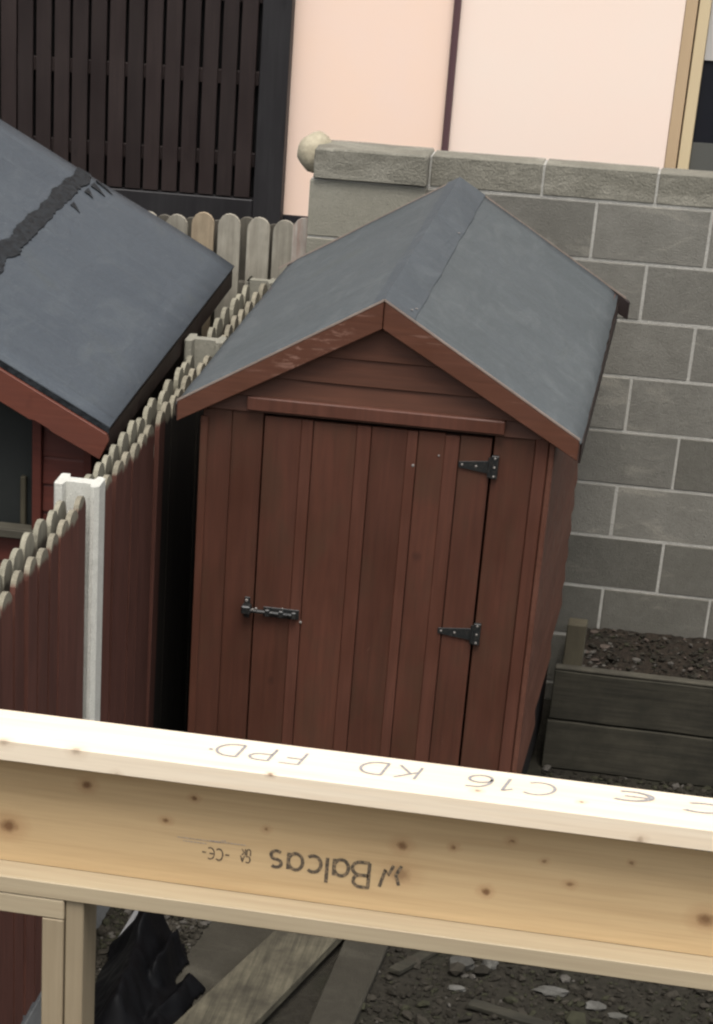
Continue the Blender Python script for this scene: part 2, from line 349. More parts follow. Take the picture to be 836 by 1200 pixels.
# ================================================================= DARK SLATTED SCREEN
scr = thing('slatted_screen', 'tall dark brown slatted timber screen in charcoal frame against the pink house', 'screen', (-2.0, 4.9, 0))
boxo('backing', (-2.80, -1.26, 4.962, 4.984, .05, 3.1), 'black_void', scr, 0)
x = -2.664
boxo('slat', (-2.755, -2.672, 4.895, 4.915, 1.362, 3.0), 'slat', scr)
while x < -1.42:
    boxo('slat', (x+random.uniform(-.002, .002), x+.079, 4.895, 4.915+random.uniform(-.002, .002), 1.362, 3.0), 'slat', scr)
    x += .0965
for z in (1.545, 1.935, 2.32, 2.71):
    boxo('rail', (-2.76, -1.41, 4.917, 4.945, z-.036, z+.030), 'slat', scr)
boxo('frame', (-1.403, -1.256, 4.880, 4.960, .02, 3.1), 'charcoal', scr, .004)
boxo('frame', (-2.86, -2.76, 4.880, 4.960, .02, 3.1), 'charcoal', scr, .004)
boxo('frame', (-2.757, -1.406, 4.884, 4.950, 1.235, 1.355), 'charcoal', scr, .004)
boxo('frame', (-2.757, -1.406, 4.884, 4.950, 3.003, 3.1), 'charcoal', scr, .004)
boxo('lower_panel', (-2.757, -1.406, 4.900, 4.940, .05, 1.232), 'charcoal', scr, 0)

# ================================================================= BLOCK WALL
bw = thing('block_wall', 'grey concrete block wall with pale mortar joints and rough coping behind the brown shed', 'wall', (.9, 2.15, 0))
boxo('mortar', (-.17, 3.2, 2.1225, 2.2155, 0, 2.2285), 'mortar', bw, 0)
wr = random.Random(3)
def block(x0, x1, z0, z1, y0=2.12, y1=2.219, mat='block', nm='block'):
    b = bmesh.new(); box(b, x0, x1, y0+wr.uniform(-.0012, .0012), y1, z0, z1, .0035)
    return mesh_obj(nm, b, mat, bw)
for k in range(10):
    zt = 2.104-.225*k; zb = max(zt-.215, .001)
    if zt <= .03: continue
    ph = .065 if k in (0, 2, 4, 6, 8) else .29
    # rows 0,2,4,6 have joints at .065+.45j, the others half a block over
    if k in (1,): ph = .29
    xs = ph-.45
    while xs < 3.2:
        x0, x1 = max(xs+.005, -.167), min(xs+.445, 3.2)
        if x1-x0 > .05:
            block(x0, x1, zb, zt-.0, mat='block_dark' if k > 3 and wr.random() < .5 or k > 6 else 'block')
        xs += .45
def rough_top(bm, amp=.006):
    bmesh.ops.subdivide_edges(bm, edges=[e for e in bm.edges if e.calc_length() > .05], cuts=6, use_grid_fill=True)
    for v in bm.verts:
        v.co += Vector((noise.noise(v.co*23), noise.noise(v.co*23+Vector((9, 0, 0))), noise.noise(v.co*19+Vector((0, 9, 0)))))*amp
xs = -.157
for j in range(8):
    x0 = xs+.005 if j == 0 else .293+.446*(j-1)+.005; x1 = .293+.446*j-.005
    b = bmesh.new(); box(b, x0, x1, 2.1185, 2.224, 2.1165, 2.233, .003); rough_top(b, .0018)
    mesh_obj('coping_block', b, 'coping', bw)
# the end pillar, standing a little proud, with its own coping
boxo('pillar_mortar', (-.628, -.170, 2.088, 2.225, 0, 2.116), 'mortar', bw, 0)
for k in range(10):
    zt = 2.112-.225*k; zb = max(zt-.217, .001)
    if zt > .03: block(-.633, -.164, zb, zt, 2.084, 2.23, 'pillar')
b = bmesh.new(); box(b, -.618, -.160, 2.066, 2.235, 2.122, 2.238, .005); rough_top(b, .0025); mesh_obj('coping_block', b, 'coping', bw)
b = bmesh.new(); blob(b, (-.635, 2.19, 2.195), .078, (.92, .9, 1.0), 3, .10, 4); mesh_obj('rounded_end_stone', b, 'lichen', bw, True)

# ================================================================= PALES
_pm = {}
def pale_mesh(wd, th, h, ax, mat, r=random):
    """round-topped pale; ax 'x' = faces the camera, ax 'y' = runs along the depth fence"""
    b = bmesh.new(); pts = [(-wd/2, 0), (wd/2, 0)]; rr = wd/2
    for i in range(9):
        t = math.pi*i/8; pts.append((rr*math.cos(t), h-rr+rr*math.sin(t)))
    if ax == 'x': prism(b, [(p[0], -th/2, p[1]) for p in pts], (0, th, 0))
    else: prism(b, [(-th/2, p[0], p[1]) for p in pts], (th, 0, 0))
    bmesh.ops.recalc_face_normals(b, faces=b.faces)
    me = bpy.data.meshes.new('pale'); b.to_mesh(b and me); b.free(); me.materials.append(M[mat]); return me

# back picket fence, between the block wall and the left shed
bf = thing('picket_fence', 'weathered grey round-topped picket fence between the pillar of the block wall and left shed', 'fence', (-1.8, 2.25, 0))
pf = {m_: pale_mesh(.094, .018, 1.80, 'x', m_) for m_ in ('pale_grey', 'pale_orange', 'pale_white', 'pale_back')}
cxs = [-1.208+.0, -1.093, -.973, -.857, -.744]
cxs = [-1.208-.118*i for i in range(1, 16)][::-1]+cxs
for i, cx in enumerate(cxs):
    m_ = 'pale_orange' if abs(cx+1.093) < .01 else 'pale_grey'
    link('pale', pf[m_], None, bf, (cx, 2.205, .115+random.uniform(-.012, .012)), (0, R_(random.uniform(-.5, .5)), 0))
link('pale', pf['pale_white'], None, bf, (-.662, 2.195, .135))
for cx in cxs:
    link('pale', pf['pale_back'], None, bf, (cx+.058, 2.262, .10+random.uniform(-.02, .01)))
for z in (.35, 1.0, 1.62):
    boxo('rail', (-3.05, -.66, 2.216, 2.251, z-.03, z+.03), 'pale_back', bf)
boxo('post', (-3.14, -3.055, 2.19, 2.28, 0, 1.95), 'pale_grey', bf, .004)

# fence running back between the two sheds
ff = thing('garden_fence', 'brown round-topped board fence with pale concrete posts running back between the two sheds', 'fence', (-.83, -.2, 0))
XL, XR = -.856, -.798
def bay(y0, y1, top0, top1, zb=.165):
    n = int((y1-y0)/.118); pitch = (y1-y0)/n
    for i in range(n):
        for side in (0, 1):
            yc = y0+pitch*(i+(.33 if side == 0 else .78)); 
            if yc+.058 > y1 or yc-.058 < y0: yc = min(max(yc, y0+.054), y1-.054)
            top = top0+(top1-top0)*(yc-y0)/(y1-y0)+random.uniform(-.014, .010)-(.008 if side else 0)
            mat = ('pale_left' if side == 0 else ('pale_painted' if yc < .22 else 'pale_gap_shade'))
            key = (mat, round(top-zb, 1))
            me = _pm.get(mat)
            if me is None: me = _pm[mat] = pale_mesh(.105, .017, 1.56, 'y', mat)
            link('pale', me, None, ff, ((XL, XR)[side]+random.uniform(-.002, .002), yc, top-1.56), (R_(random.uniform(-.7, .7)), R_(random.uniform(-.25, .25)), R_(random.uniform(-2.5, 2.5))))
    for z in (.40, 1.0, 1.52):
        boxo('rail', (-.841, -.808, y0+.002, y1-.002, z-.03, z+.03), 'pale_back', ff)
    boxo('gravel_board', (-.850, -.801, y0+.001, y1-.001, 0, .155), 'gravel_board', ff, .004)
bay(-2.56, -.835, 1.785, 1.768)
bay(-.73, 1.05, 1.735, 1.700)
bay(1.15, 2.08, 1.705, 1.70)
def fpost(y0, y1, zt, xa=-.9, xb=-.752, mat='post'):
    # H-section post: two flanges either side of the slot, joined by a web
    b = bmesh.new(); ym = (y0+y1)/2
    pts = [(xa, y0+.006), (xa+.006, y0), (-.872, y0), (-.866, y0+.03), (-.784, y0+.03), (-.778, y0), (xb-.014, y0), (xb, y0+.014),
           (xb, y1-.014), (xb-.014, y1), (-.778, y1), (-.784, y1-.03), (-.866, y1-.03), (-.872, y1), (xa+.006, y1), (xa, y1-.006)]
    prism(b, [(p[0], p[1], 0) for p in pts], (0, 0, zt-.012))
    prism(b, [(p[0]*.999-.001, p[1], zt-.0118) for p in pts], (0, 0, .012), .0)
    mesh_obj('post', b, mat, ff)
fpost(-2.66, -2.56, 1.8); fpost(-.835, -.73, 1.780); fpost(1.05, 1.15, 1.724, mat='pillar'); fpost(2.08, 2.17, 1.690, -.87, -.76, mat='pillar')

# ================================================================= LEFT SHED (turned about a degree)
def TL(p):
    p = Vector(p); dy = p.y+.15
    return Vector((p.x-.0145*dy, p.y, p.z))
ls = thing('red_shed', 'red shed with slate blue felt roof, tar seam and open window on the left', 'shed', (-2.1, .9, 0))
EX, EZ, SL, RX = -.89, 1.76, .495, -2.15
rz = lambda x: EZ+SL*(EX-x)
def roofpt(x, y, dz=0.): return TL((x, y, rz(x)+dz))
for side in (0, 1):
    b = bmesh.new(); n, m2 = 14, 22; V = []
    for lay in (0, -.006):
        for i in range(n+1):
            for j in range(m2+1):
                x = RX+(EX-RX)*i/n if side == 0 else 2*RX-EX+(RX-EX-(RX-EX))+0
                t = i/n
                x = RX+(EX-RX)*t; zz = rz(x)
                if side: x = 2*RX-x
                y = -.15+2.21*j/m2
                q = TL((x, y, zz+lay+.0025*noise.noise(Vector((x*3, y*3, side)))))
                if j in (0, m2): q.z -= .0015
                if i == n: q.z -= .004
                V.append(b.verts.new(q))
    K = (n+1)*(m2+1); I = lambda i, j, l: V[l*K+i*(m2+1)+j]
    for i in range(n):
        for j in range(m2):
            b.faces.new((I(i, j, 0), I(i+1, j, 0), I(i+1, j+1, 0), I(i, j+1, 0))); b.faces.new((I(i, j, 1), I(i, j+1, 1), I(i+1, j+1, 1), I(i+1, j, 1)))
    for i in range(n):
        for j in (0, m2): b.faces.new((I(i, j, 0), I(i, j, 1), I(i+1, j, 1), I(i+1, j, 0)))
    for j in range(m2):
        for i in (0, n): b.faces.new((I(i, j, 0), I(i, j+1, 0), I(i, j+1, 1), I(i, j, 1)))
    mesh_obj('roof_felt', b, 'felt_blue', ls, True)
    sg = 1 if side == 0 else -1; X = lambda x: x if side == 0 else 2*RX-x
    for j in range(13):                                  # roof boards under the felt
        y0 = -.145+j*.1695
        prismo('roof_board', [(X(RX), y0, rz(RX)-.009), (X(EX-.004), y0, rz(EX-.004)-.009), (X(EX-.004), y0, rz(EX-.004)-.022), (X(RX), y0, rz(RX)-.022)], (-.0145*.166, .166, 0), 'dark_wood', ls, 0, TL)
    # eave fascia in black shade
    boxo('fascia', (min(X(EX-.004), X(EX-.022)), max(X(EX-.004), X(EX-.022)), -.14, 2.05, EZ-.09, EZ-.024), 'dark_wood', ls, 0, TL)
# black edge of felt along the front verge, bargeboards
for sg in (1, -1):
    X = lambda x: x if sg == 1 else 2*RX-x
    prismo('felt_edge', [(X(RX), -.156, rz(RX)-.002), (X(EX), -.156, rz(EX)-.004), (X(EX), -.156, rz(EX)-.026), (X(RX), -.156, rz(RX)-.026)], (0, .005, 0), 'tar', ls)
    prismo('bargeboard', [(X(RX), -.168, rz(RX)-.028), (X(-.895), -.168, rz(-.895)-.028), (X(-.888), -.168, rz(-.888)-.050), (X(-.918), -.168, rz(-.918)-.130), (X(-1.09), -.168, rz(-1.09)-.136),
                          (X(-1.1), -.168, rz(-1.1)-.128), (X(-1.15), -.168, rz(-1.15)-.128), (X(-1.17), -.168, rz(-1.17)-.140), (X(RX), -.168, rz(RX)-.140)][::sg], (0, .02, 0), 'red_barge', ls, .002)
# tar seam running up the slope from front to back, with drips
b = bmesh.new(); rr = random.Random(5); top = []; bot = []
N = 110; ys = [-.14+2.19*i/N for i in range(N+1)]
V1, V2 = [], []
for i, y in enumerate(ys):
    c = -1.508-.012*(y-.7)
    wl = .034+.018*noise.noise(Vector((y*7, 0, 1)))+.008*noise.noise(Vector((y*40, 0, 1)))
    wr_ = .028+.016*noise.noise(Vector((y*8, 5, 1)))+.010*noise.noise(Vector((y*45, 5, 1)))
    V1.append(b.verts.new(roofpt(c-wl, y, .0065))); V2.append(b.verts.new(roofpt(c+wr_, y, .0065)))
for i in range(N): b.faces.new((V1[i], V2[i], V2[i+1], V1[i+1]))
for (yy, ln, wd) in ((1.96, .065, .030), (1.86, .040, .035), (1.62, .045, .028), (2.03, .08, .014)):
    c = -1.475; q = [roofpt(c, yy-wd, .0062), roofpt(c, yy+wd, .0062), roofpt(c+ln*.6, yy+wd*.15-.02, .0062), roofpt(c+ln, yy-.05, .0062), roofpt(c+ln*.5, yy-wd*.5-.02, .0062)]
    vs = [b.verts.new(p) for p in q]; b.faces.new(vs)
bmesh.ops.recalc_face_normals(b, faces=b.faces)
for f in b.faces:
    if f.normal.z < 0: f.normal_flip()
r_ = bmesh.ops.extrude_face_region(b, geom=list(b.faces))
bmesh.ops.translate(b, vec=(0, 0, -.0045), verts=[v for v in r_['geom'] if isinstance(v, bmesh.types.BMVert)])
mesh_obj('tar_seam', b, 'tar', ls)
# walls: shiplap boards round a window opening
WX0, WX1 = 2*RX+1.0, -1.0        # outer wall faces
def shiplap_front(x0, x1, z0, z1, mat, par, y, T=None, name='cladding_board', drop=.010):
    prismo(name, [(x0, y, z1), (x0, y-drop*.35, z1-.012), (x0, y-drop, z0+.004), (x0, y-drop, z0), (x0, y+.012, z0), (x0, y+.012, z1)], (x1-x0, 0, 0), mat, par, 0, T)
z = .10
while z < 2.30:
    z1 = min(z+.098, rz(RX)-.04)
    # left of the opening, right of it, or full width
    lim = 2*RX-(EX-(z1-EZ)/SL) if z1 > EZ-.05 else WX0
    xl = max(WX0, RX-(rz(RX)-.05-z1)/SL); xr = min(WX1, RX+(rz(RX)-.05-z1)/SL)
    if xr-xl > .08:
        if 1.33 < z+.05 < 1.80:
            shiplap_front(xl, -1.95, z, z1, 'red_h', ls, -.045); shiplap_front(-1.150, xr, z, z1, 'red_h', ls, -.045)
        else: shiplap_front(xl, xr, z, z1, 'red_h', ls, -.045)
    z += .1
boxo('window_frame', (-1.185, -1.152, -.075, -.02, 1.335, 1.80), 'red_h', ls)
boxo('window_frame', (-1.948, -1.915, -.075, -.02, 1.335, 1.80), 'red_h', ls)
boxo('window_sill', (-2.0, -1.11, -.095, -.02, 1.300, 1.332), 'rim_edge', ls, .004)
boxo('corner_trim', (-1.0, -.972, -.07, .0, .08, 1.66), 'red_h', ls)
boxo('side_wall', (-1.022, -1.0, -.03, 1.98, .08, 1.76), 'dark_wood', ls, 0, TL)
boxo('side_wall', (2*RX+1.0, 2*RX+1.022, -.03, 1.98, .08, 1.76), 'dark_wood', ls, 0, TL)
boxo('back_wall', (WX0+.025, WX1-.025, 1.95, 1.98, .08, 1.80), 'dark_wood', ls, 0, TL)
boxo('floor', (WX0+.03, WX1-.03, -.03, 1.94, .02, .08), 'dark_wood', ls, 0, TL)
boxo('dim_interior_panel', (-1.94, -1.16, .012, .024, 1.28, 1.80), 'dim_interior_grey', ls, 0)  # added panel; the dimness of the interior is put into its colour
stick = boxo('pale_stick', (-1.246, -1.226, -.012, .010, .085, 1.50), 'stake', None, .003)
tag(stick, 'pale wooden stick standing upright inside the dark window of the red shed', 'stick')

# ================================================================= BROWN SHED
sh = thing('garden_shed', 'small brown wooden shed with grey felt roof and a closed boarded door', 'shed', (0, .8, 0))
RZ, HZ, HX = 2.222, 1.823, .689          # ridge, eave, half roof width
SS = (RZ-HZ)/HX
BX0, BX1, BY0, BY1 = -.608, .588, .05, 1.62
rf = lambda x: RZ-SS*abs(x)
# roof boards
for sg in (-1, 1):
    for j in range(11):
        y0 = .022+j*.1625; hw = HX-.006-.034*(y0+.16)/1.82
        prismo('roof_board', [(0, y0, RZ-.008), (sg*hw, y0, rf(hw)-.008), (sg*hw, y0, rf(hw)-.02), (0, y0, RZ-.02)], (0, .160, 0), 'shed_side', sh)
def felt_sheet(name, mat, x0, x1, y0, y1, dz, th, sg, nx=16, ny=26, hem=0., wob=.0022):
    b = bmesh.new(); V = []
    for lay in (0, 1):
        for i in range(nx+1):
            for j in range(ny+1):
                t = i/nx; x = x0+(x1-x0)*t; y = y0+(y1-y0)*j/ny
                ex = 0
                if i in (0, nx) or j in (0, ny): ex = .004*noise.noise(Vector((x*14, y*14, 3)))
                z = rf(x-(.036*t*(y/1.82)**1.3))+dz-lay*th+wob*noise.noise(Vector((x*5+sg, y*3.3, 2)))+wob*.5*noise.noise(Vector((x*16, y*6, 5+sg)))
                if j == ny: ex *= .3
                xx = x-(.036*t*(y/1.82)**1.3)
                V.append(b.verts.new((sg*(xx+(ex if i in (0, nx) else 0)), y+(ex if j in (0, ny) else 0), z-(hem if i == nx else 0))))
    K = (nx+1)*(ny+1); I = lambda i, j, l: V[l*K+i*(ny+1)+j]
    for i in range(nx):
        for j in range(ny):
            b.faces.new((I(i, j, 0), I(i+1, j, 0), I(i+1, j+1, 0), I(i, j+1, 0))); b.faces.new((I(i, j, 1), I(i, j+1, 1), I(i+1, j+1, 1), I(i+1, j, 1)))
    for i in range(nx):
        for j in (0, ny): b.faces.new((I(i, j, 0), I(i, j, 1), I(i+1, j, 1), I(i+1, j, 0)))
    for j in range(ny):
        for i in (0, nx): b.faces.new((I(i, j, 0), I(i, j+1, 0), I(i, j+1, 1), I(i, j, 1)))
    return mesh_obj(name, b, mat, sh, True)
felt_sheet('roof_felt', 'felt', .004, HX+.006, .003, 1.817, 0, .005, 1, hem=.010)
felt_sheet('roof_felt', 'felt', .004, HX+.006, .003, 1.817, 0, .005, -1, hem=.010)
# ridge strip folded over both slopes
b = bmesh.new(); V = []
xsr = [-.042, -.03, -.020, -.010, 0, .012, .03, .07, .105]
for lay in (0, 1):
    for x in xsr:
        for j in range(31):
            y = .0+1.819*j/30; e_ = .006*noise.noise(Vector((x*9, y*6, 8))) if x in (xsr[0], xsr[-1]) else 0
            V.append(b.verts.new((x+e_, y, rf(x)+.0052-lay*.003-(.001 if x == 0 else 0)+.0015*noise.noise(Vector((x*20, y*5, 3))))))
n1, n2 = len(xsr), 31; I = lambda i, j, l: V[l*n1*n2+i*n2+j]
for i in range(n1-1):
    for j in range(n2-1):
        b.faces.new((I(i, j, 0), I(i+1, j, 0), I(i+1, j+1, 0), I(i, j+1, 0))); b.faces.new((I(i, j, 1), I(i, j+1, 1), I(i+1, j+1, 1), I(i+1, j, 1)))
for i in range(n1-1):
    for j in (0, n2-1): b.faces.new((I(i, j, 0), I(i, j, 1), I(i+1, j, 1), I(i+1, j, 0)))
for j in range(n2-1):
    for i in (0, n1-1): b.faces.new((I(i, j, 0), I(i, j+1, 0), I(i, j+1, 1), I(i, j, 1)))
mesh_obj('ridge_strip', b, 'felt_ridge', sh)
# bargeboards front and back, with the pale cut edge of felt along the top
for (y0, nm) in ((-.002, 'f'), (1.818, 'b')):
    for sg in (-1, 1):
        HB = HX if nm == 'f' else HX+(.018 if sg > 0 else -.03); ZB = rf(HB)
        q = [(sg*.0015, y0, RZ-.004), (sg*HB, y0, ZB-.004), (sg*(HB-.001), y0, ZB-.072), (sg*.0015, y0, RZ-.096)]
        bb = prismo('bargeboard', q if sg > 0 else q[::-1], (0, .020, 0), ('barge_flaked' if sg < 0 else 'barge') if nm == 'f' else 'slat', sh, .0025)
        q = [(sg*.001, y0-.001, RZ+.0035), (sg*(HX+.002), y0-.001, HZ+.0035), (sg*(HX+.002), y0-.001, HZ-.0035), (sg*.001, y0-.001, RZ-.0035)]
        prismo('felt_edge', q if sg > 0 else q[::-1], (0, .0035, 0), 'verge', sh)
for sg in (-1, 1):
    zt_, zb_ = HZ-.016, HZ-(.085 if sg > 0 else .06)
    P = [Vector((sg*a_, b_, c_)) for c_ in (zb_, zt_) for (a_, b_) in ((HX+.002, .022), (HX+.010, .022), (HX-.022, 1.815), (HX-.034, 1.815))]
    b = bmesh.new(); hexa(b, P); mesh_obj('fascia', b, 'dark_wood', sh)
# front: horizontal shiplap in the gable
zz = [1.795, 1.850, 1.918, 2.006, 2.112, 2.20]
for z0, z1 in zip(zz[:-1], zz[1:]):
    def xe(z_): return min(BX1, (RZ-.022-z_)/SS)
    a0, a1 = xe(z0), xe(z1-.002)
    y = BY0; d = .009
    P = [Vector(p) for p in ((-min(a0, .605), y-d, z0), (a0, y-d, z0), (a0, y+.012, z0), (-min(a0, .605), y+.012, z0), (-a1, y, z1-.002), (a1, y, z1-.002), (a1, y+.012, z1-.002), (-a1, y+.012, z1-.002))]
    b = bmesh.new(); hexa(b, P, .0015); mesh_obj('gable_board', b, 'shed_h', sh)
boxo('door_lintel', (-.448, .436, .018, .040, 1.806, 1.853), 'shed_strip', sh, .004)
# fixed upright boards either side of the door
zb, zt = .11, 1.793
for (x0, x1, m_, y) in ((-.606, -.503, 'shed_v', .05), (-.502, -.3925, 'shed_v', .0505), (.4035, .5425, 'shed_v', .0505)):
    boxo('front_board', (x0, x1, y, .068, zb, zt), m_, sh, .0025)
boxo('corner_trim', (.5435, .588, .040, .060, zb, 1.80), 'shed_strip', sh, .003)
boxo('corner_trim', (-.612, -.585, .040, .0495, zb, 1.765), 'shed_v', sh, .002)
boxo('corner_trim', (.5905, .610, .036, .080, zb, 1.79), 'shed_side', sh, .003)
# side walls: level shiplap boards with the lower edge of each standing proud
for sg, bx in ((1, .590), (-1, -.608)):
    z = .11
    while z < 1.70:
        z1 = min(z+.102, 1.775)
        dd = .013
        q = [(bx, .082, z1), (bx+sg*dd*.3, .082, z1-.014), (bx+sg*dd, .082, z+.006), (bx+sg*dd, .082, z), (bx-sg*.012, .082, z), (bx-sg*.012, .082, z1)]
        ye = BY1 if z > .60 or sg < 0 else min(BY1, .47+(z+.05-.39)/.228+random.uniform(-.03, .03))
        if ye > .12: prismo('side_board', q, (0, ye-.084, 0), 'shed_side', sh)
        z += .104
boxo('dark_void_panel', (.555, .575, .09, BY1-.01, .08, 1.70), 'black_void', sh, 0)  # added black panel, standing in for the unlit space behind the boards
boxo('back_wall', (BX0+.01, BX1-.01, BY1, BY1+.015, .10, 1.80), 'dark_wood', sh, 0)
prismo('back_gable', [(-.6, BY1, 1.801), (.58, BY1, 1.801), (.58, BY1, rf(.58)-.024), (0, BY1, RZ-.024), (-.6, BY1, rf(.6)-.024)], (0, .015, 0), 'shed_side', sh)
boxo('floor', (BX0+.02, BX1-.02, .075, BY1-.01, .07, .10), 'dark_wood', sh, 0)
for x in (-.55, 0, .53): boxo('bearer', (x-.025, x+.025, .06, BY1, .0, .068), 'dark_wood', sh, 0)
# the door
door = boxo('door', (-.383, .395, .056, .072, .112, 1.783), 'dark_wood', sh, 0)
DB = [(-.386, -.258), (-.2145, -.0655), (-.013, .1085), (.1475, .2385), (.291, .3965)]
DS = [(-.2565, -.2135), (-.064, -.012), (.1095, .1485), (.2395, .2915)]
for x0, x1 in DB:
    boxo('door_board', (x0, x1, .0395+random.uniform(0, .001), .0555, .108, 1.786+random.uniform(-.003, .001)), 'shed_v', door, .0015)
for x0, x1 in DS:
    boxo('door_strip', (x0-.0008, x1-.0035, .0378, .0555, .108, 1.784+random.uniform(-.003, .002)), 'shed_strip', door, .0025)
# T hinges: tapered strap on the door, butt plate on the frame
for hz, xa in ((1.690, .292), (1.090, .276)):
    b = bmesh.new()
    prism(b, [(xa, .0335, hz-.011), (.395, .0335, hz-.024), (.395, .0335, hz+.020), (xa, .0335, hz+.009)], (0, .0025, 0), .0006)
    box(b, .402, .426, .0335, .0495, hz-.040, hz+.038, .001)
    cyl(b, (.398, .032, hz-.034), (.398, .032, hz+.032), .0065, 10)
    h = mesh_obj('hinge', b, 'iron', door)
    for (sx, sz) in ((xa+.012, hz-.001), (xa+.06, hz-.002), (.414, hz+.03), (.414, hz-.001), (.414, hz-.032)):
        b = bmesh.new(); blob(b, (sx, .0325, sz), .0048, (1, .5, 1), 1, 0)
        mesh_obj('screw', b, 'zinc', h)
# tower bolt
b = bmesh.new()
box(b, -.352, -.222, .0325, .0352, 1.068, 1.104, .001)
cyl(b, (-.425, .022, 1.088), (-.232, .022, 1.086), .0075, 10)
for x in (-.335, -.285, -.238): box(b, x-.009, x+.009, .013, .0345, 1.074, 1.100, .003)
cyl(b, (-.262, .022, 1.086), (-.262, .004, 1.096), .005, 8)
bolt = mesh_obj('bolt', b, 'iron', door)
b = bmesh.new(); box(b, -.430, -.396, .012, .0495, 1.074, 1.104, .004); box(b, -.424, -.404, .044, .0498, 1.052, 1.128, .001); mesh_obj('bolt_keeper', b, 'iron', bolt)
for (sx, sz, r_) in ((-.415, 1.119, .0065), (-.388, 1.094, .006), (-.376, 1.099, .006), (-.283, 1.103, .004), (-.215, 1.060, .006)):
    b = bmesh.new(); blob(b, (sx, .0165 if sx > -.4 and sx < -.37 else .035, sz), r_, (1, .5, 1), 1, .1)
    mesh_obj('screw', b, 'zinc', bolt)
b = bmesh.new(); blob(b, (.137, .0375, 1.667), .006, (1, .4, 1), 1, .1); mesh_obj('nail', b, 'zinc', door)
b = bmesh.new(); blob(b, (.222, .0375, 1.71), .004, (1, .4, 1), 1, .1); mesh_obj('nail', b, 'zinc', door)
for (x, y) in ((.095, .10), (.092, 1.15), (.085, .06)):
    b = bmesh.new(); blob(b, (x, y, rf(x)+.0095), .0055, (1, 1, .35), 1, .1); mesh_obj('felt_nail', b, 'zinc', sh)

# ================================================================= PLANTER
pl = thing('planter', 'dark damp timber raised bed between the brown shed and block wall', 'planter', (1.5, 1.7, 0))
def sleeper(x0, x1, y0, y1, z0, z1):
    b = bmesh.new(); box(b, x0, x1, y0, y1, z0, z1, .004)
    bmesh.ops.subdivide_edges(b, edges=[e for e in b.edges if e.calc_length() > .3], cuts=14, use_grid_fill=True)
    for v in b.verts: v.co += Vector((0, .004*noise.noise(v.co*5), .004*noise.noise(v.co*4+Vector((0, 0, 7)))))
    return mesh_obj('board', b, 'sleeper', pl)
sleeper(.614, 2.5, 1.400, 1.445, .004, .214); sleeper(.620, 2.5, 1.402, 1.447, .222, .432)
boxo('board_edge', (.622, 2.5, 1.404, 1.446, .4365, .446), 'rim_edge', pl, .002)
boxo('end_board', (.625, .665, 1.45, 2.10, .004, .214), 'sleeper', pl, .004); boxo('end_board', (.627, .667, 1.45, 2.10, .222, .36), 'sleeper', pl, .004)
boxo('stake', (.645, .722, 1.452, 1.53, .0, .615), 'stake', pl, .004)
b = bmesh.new(); nx, ny = 90, 34; V = []
for i in range(nx+1):
    for j in range(ny+1):
        x = .67+1.8*i/nx; y = 1.45+.66*j/ny
        V.append(b.verts.new((x, y, .355+.014*noise.noise(Vector((x*9, y*9, 0)))+.012*noise.noise(Vector((x*30, y*30, 3)))+.01*random.random()-(.0 if j else .0))))
for i in range(nx):
    for j in range(ny):
        b.faces.new([V[q] for q in (i*(ny+1)+j, (i+1)*(ny+1)+j, (i+1)*(ny+1)+j+1, i*(ny+1)+j+1)])
o = mesh_obj('soil', b, 'soil'); tag(o, 'dark crumbly soil filling the timber raised bed', 'soil', kind='stuff')
_b = bmesh.new(); bmesh.ops.create_icosphere(_b, subdivisions=1, radius=1)
ICO_V = [v.co.copy() for v in _b.verts]; ICO_F = [[v.index for v in f.verts] for f in _b.faces]; _b.free()
def scatter(name, n, rx, ry, zf, rr, mats, wts, label, cat, sq=(.4, .9), seed=1, keep=None):
    q = random.Random(seed); VV = []; FF = []; MI = []
    for i in range(n):
        x, y = q.uniform(*rx), q.uniform(*ry)
        if keep and not keep(x, y): continue
        r = q.uniform(*rr)*(1+q.random()**4*1.4)
        mt = Matrix.Rotation(q.uniform(0, 6.28), 3, 'Z') @ Matrix.Rotation(q.uniform(-.7, .7), 3, 'X')
        s3 = (r*q.uniform(.8, 1.5), r*q.uniform(.5, 1), r*q.uniform(*sq)); o_ = Vector((x, y, zf(x, y)+r*.3)); b0 = len(VV)
        for v in ICO_V:
            kk = 1+q.uniform(-.25, .25); VV.append(mt @ Vector((v.x*s3[0]*kk, v.y*s3[1]*kk, v.z*s3[2]*kk))+o_)
        FF += [[a_+b0 for a_ in f] for f in ICO_F]; MI += [q.choices(range(len(mats)), wts)[0]]*len(ICO_F)
    c = Vector(((rx[0]+rx[1])/2, (ry[0]+ry[1])/2, zf(rx[0], ry[0])))
    me = bpy.data.meshes.new(name); me.from_pydata([v-c for v in VV], [], FF)
    for m_ in mats: me.materials.append(M[m_])
    me.polygons.foreach_set('material_index', MI)
    return tag(link(name, me, None, None, c), label, cat, kind='stuff')
scatter('wood_chips', 1500, (.70, 2.4), (1.46, 2.09), lambda x, y: .362, (.004, .0095), ['grit_dark', 'grit_mid', 'grit_pale', 'grit_pink', 'grit_leaf'], [9, 4, 2.2, 1.6, 1.5], 'pale stones and bark chips scattered over the dark soil of raised bed', 'chips', (.25, .6), 11)

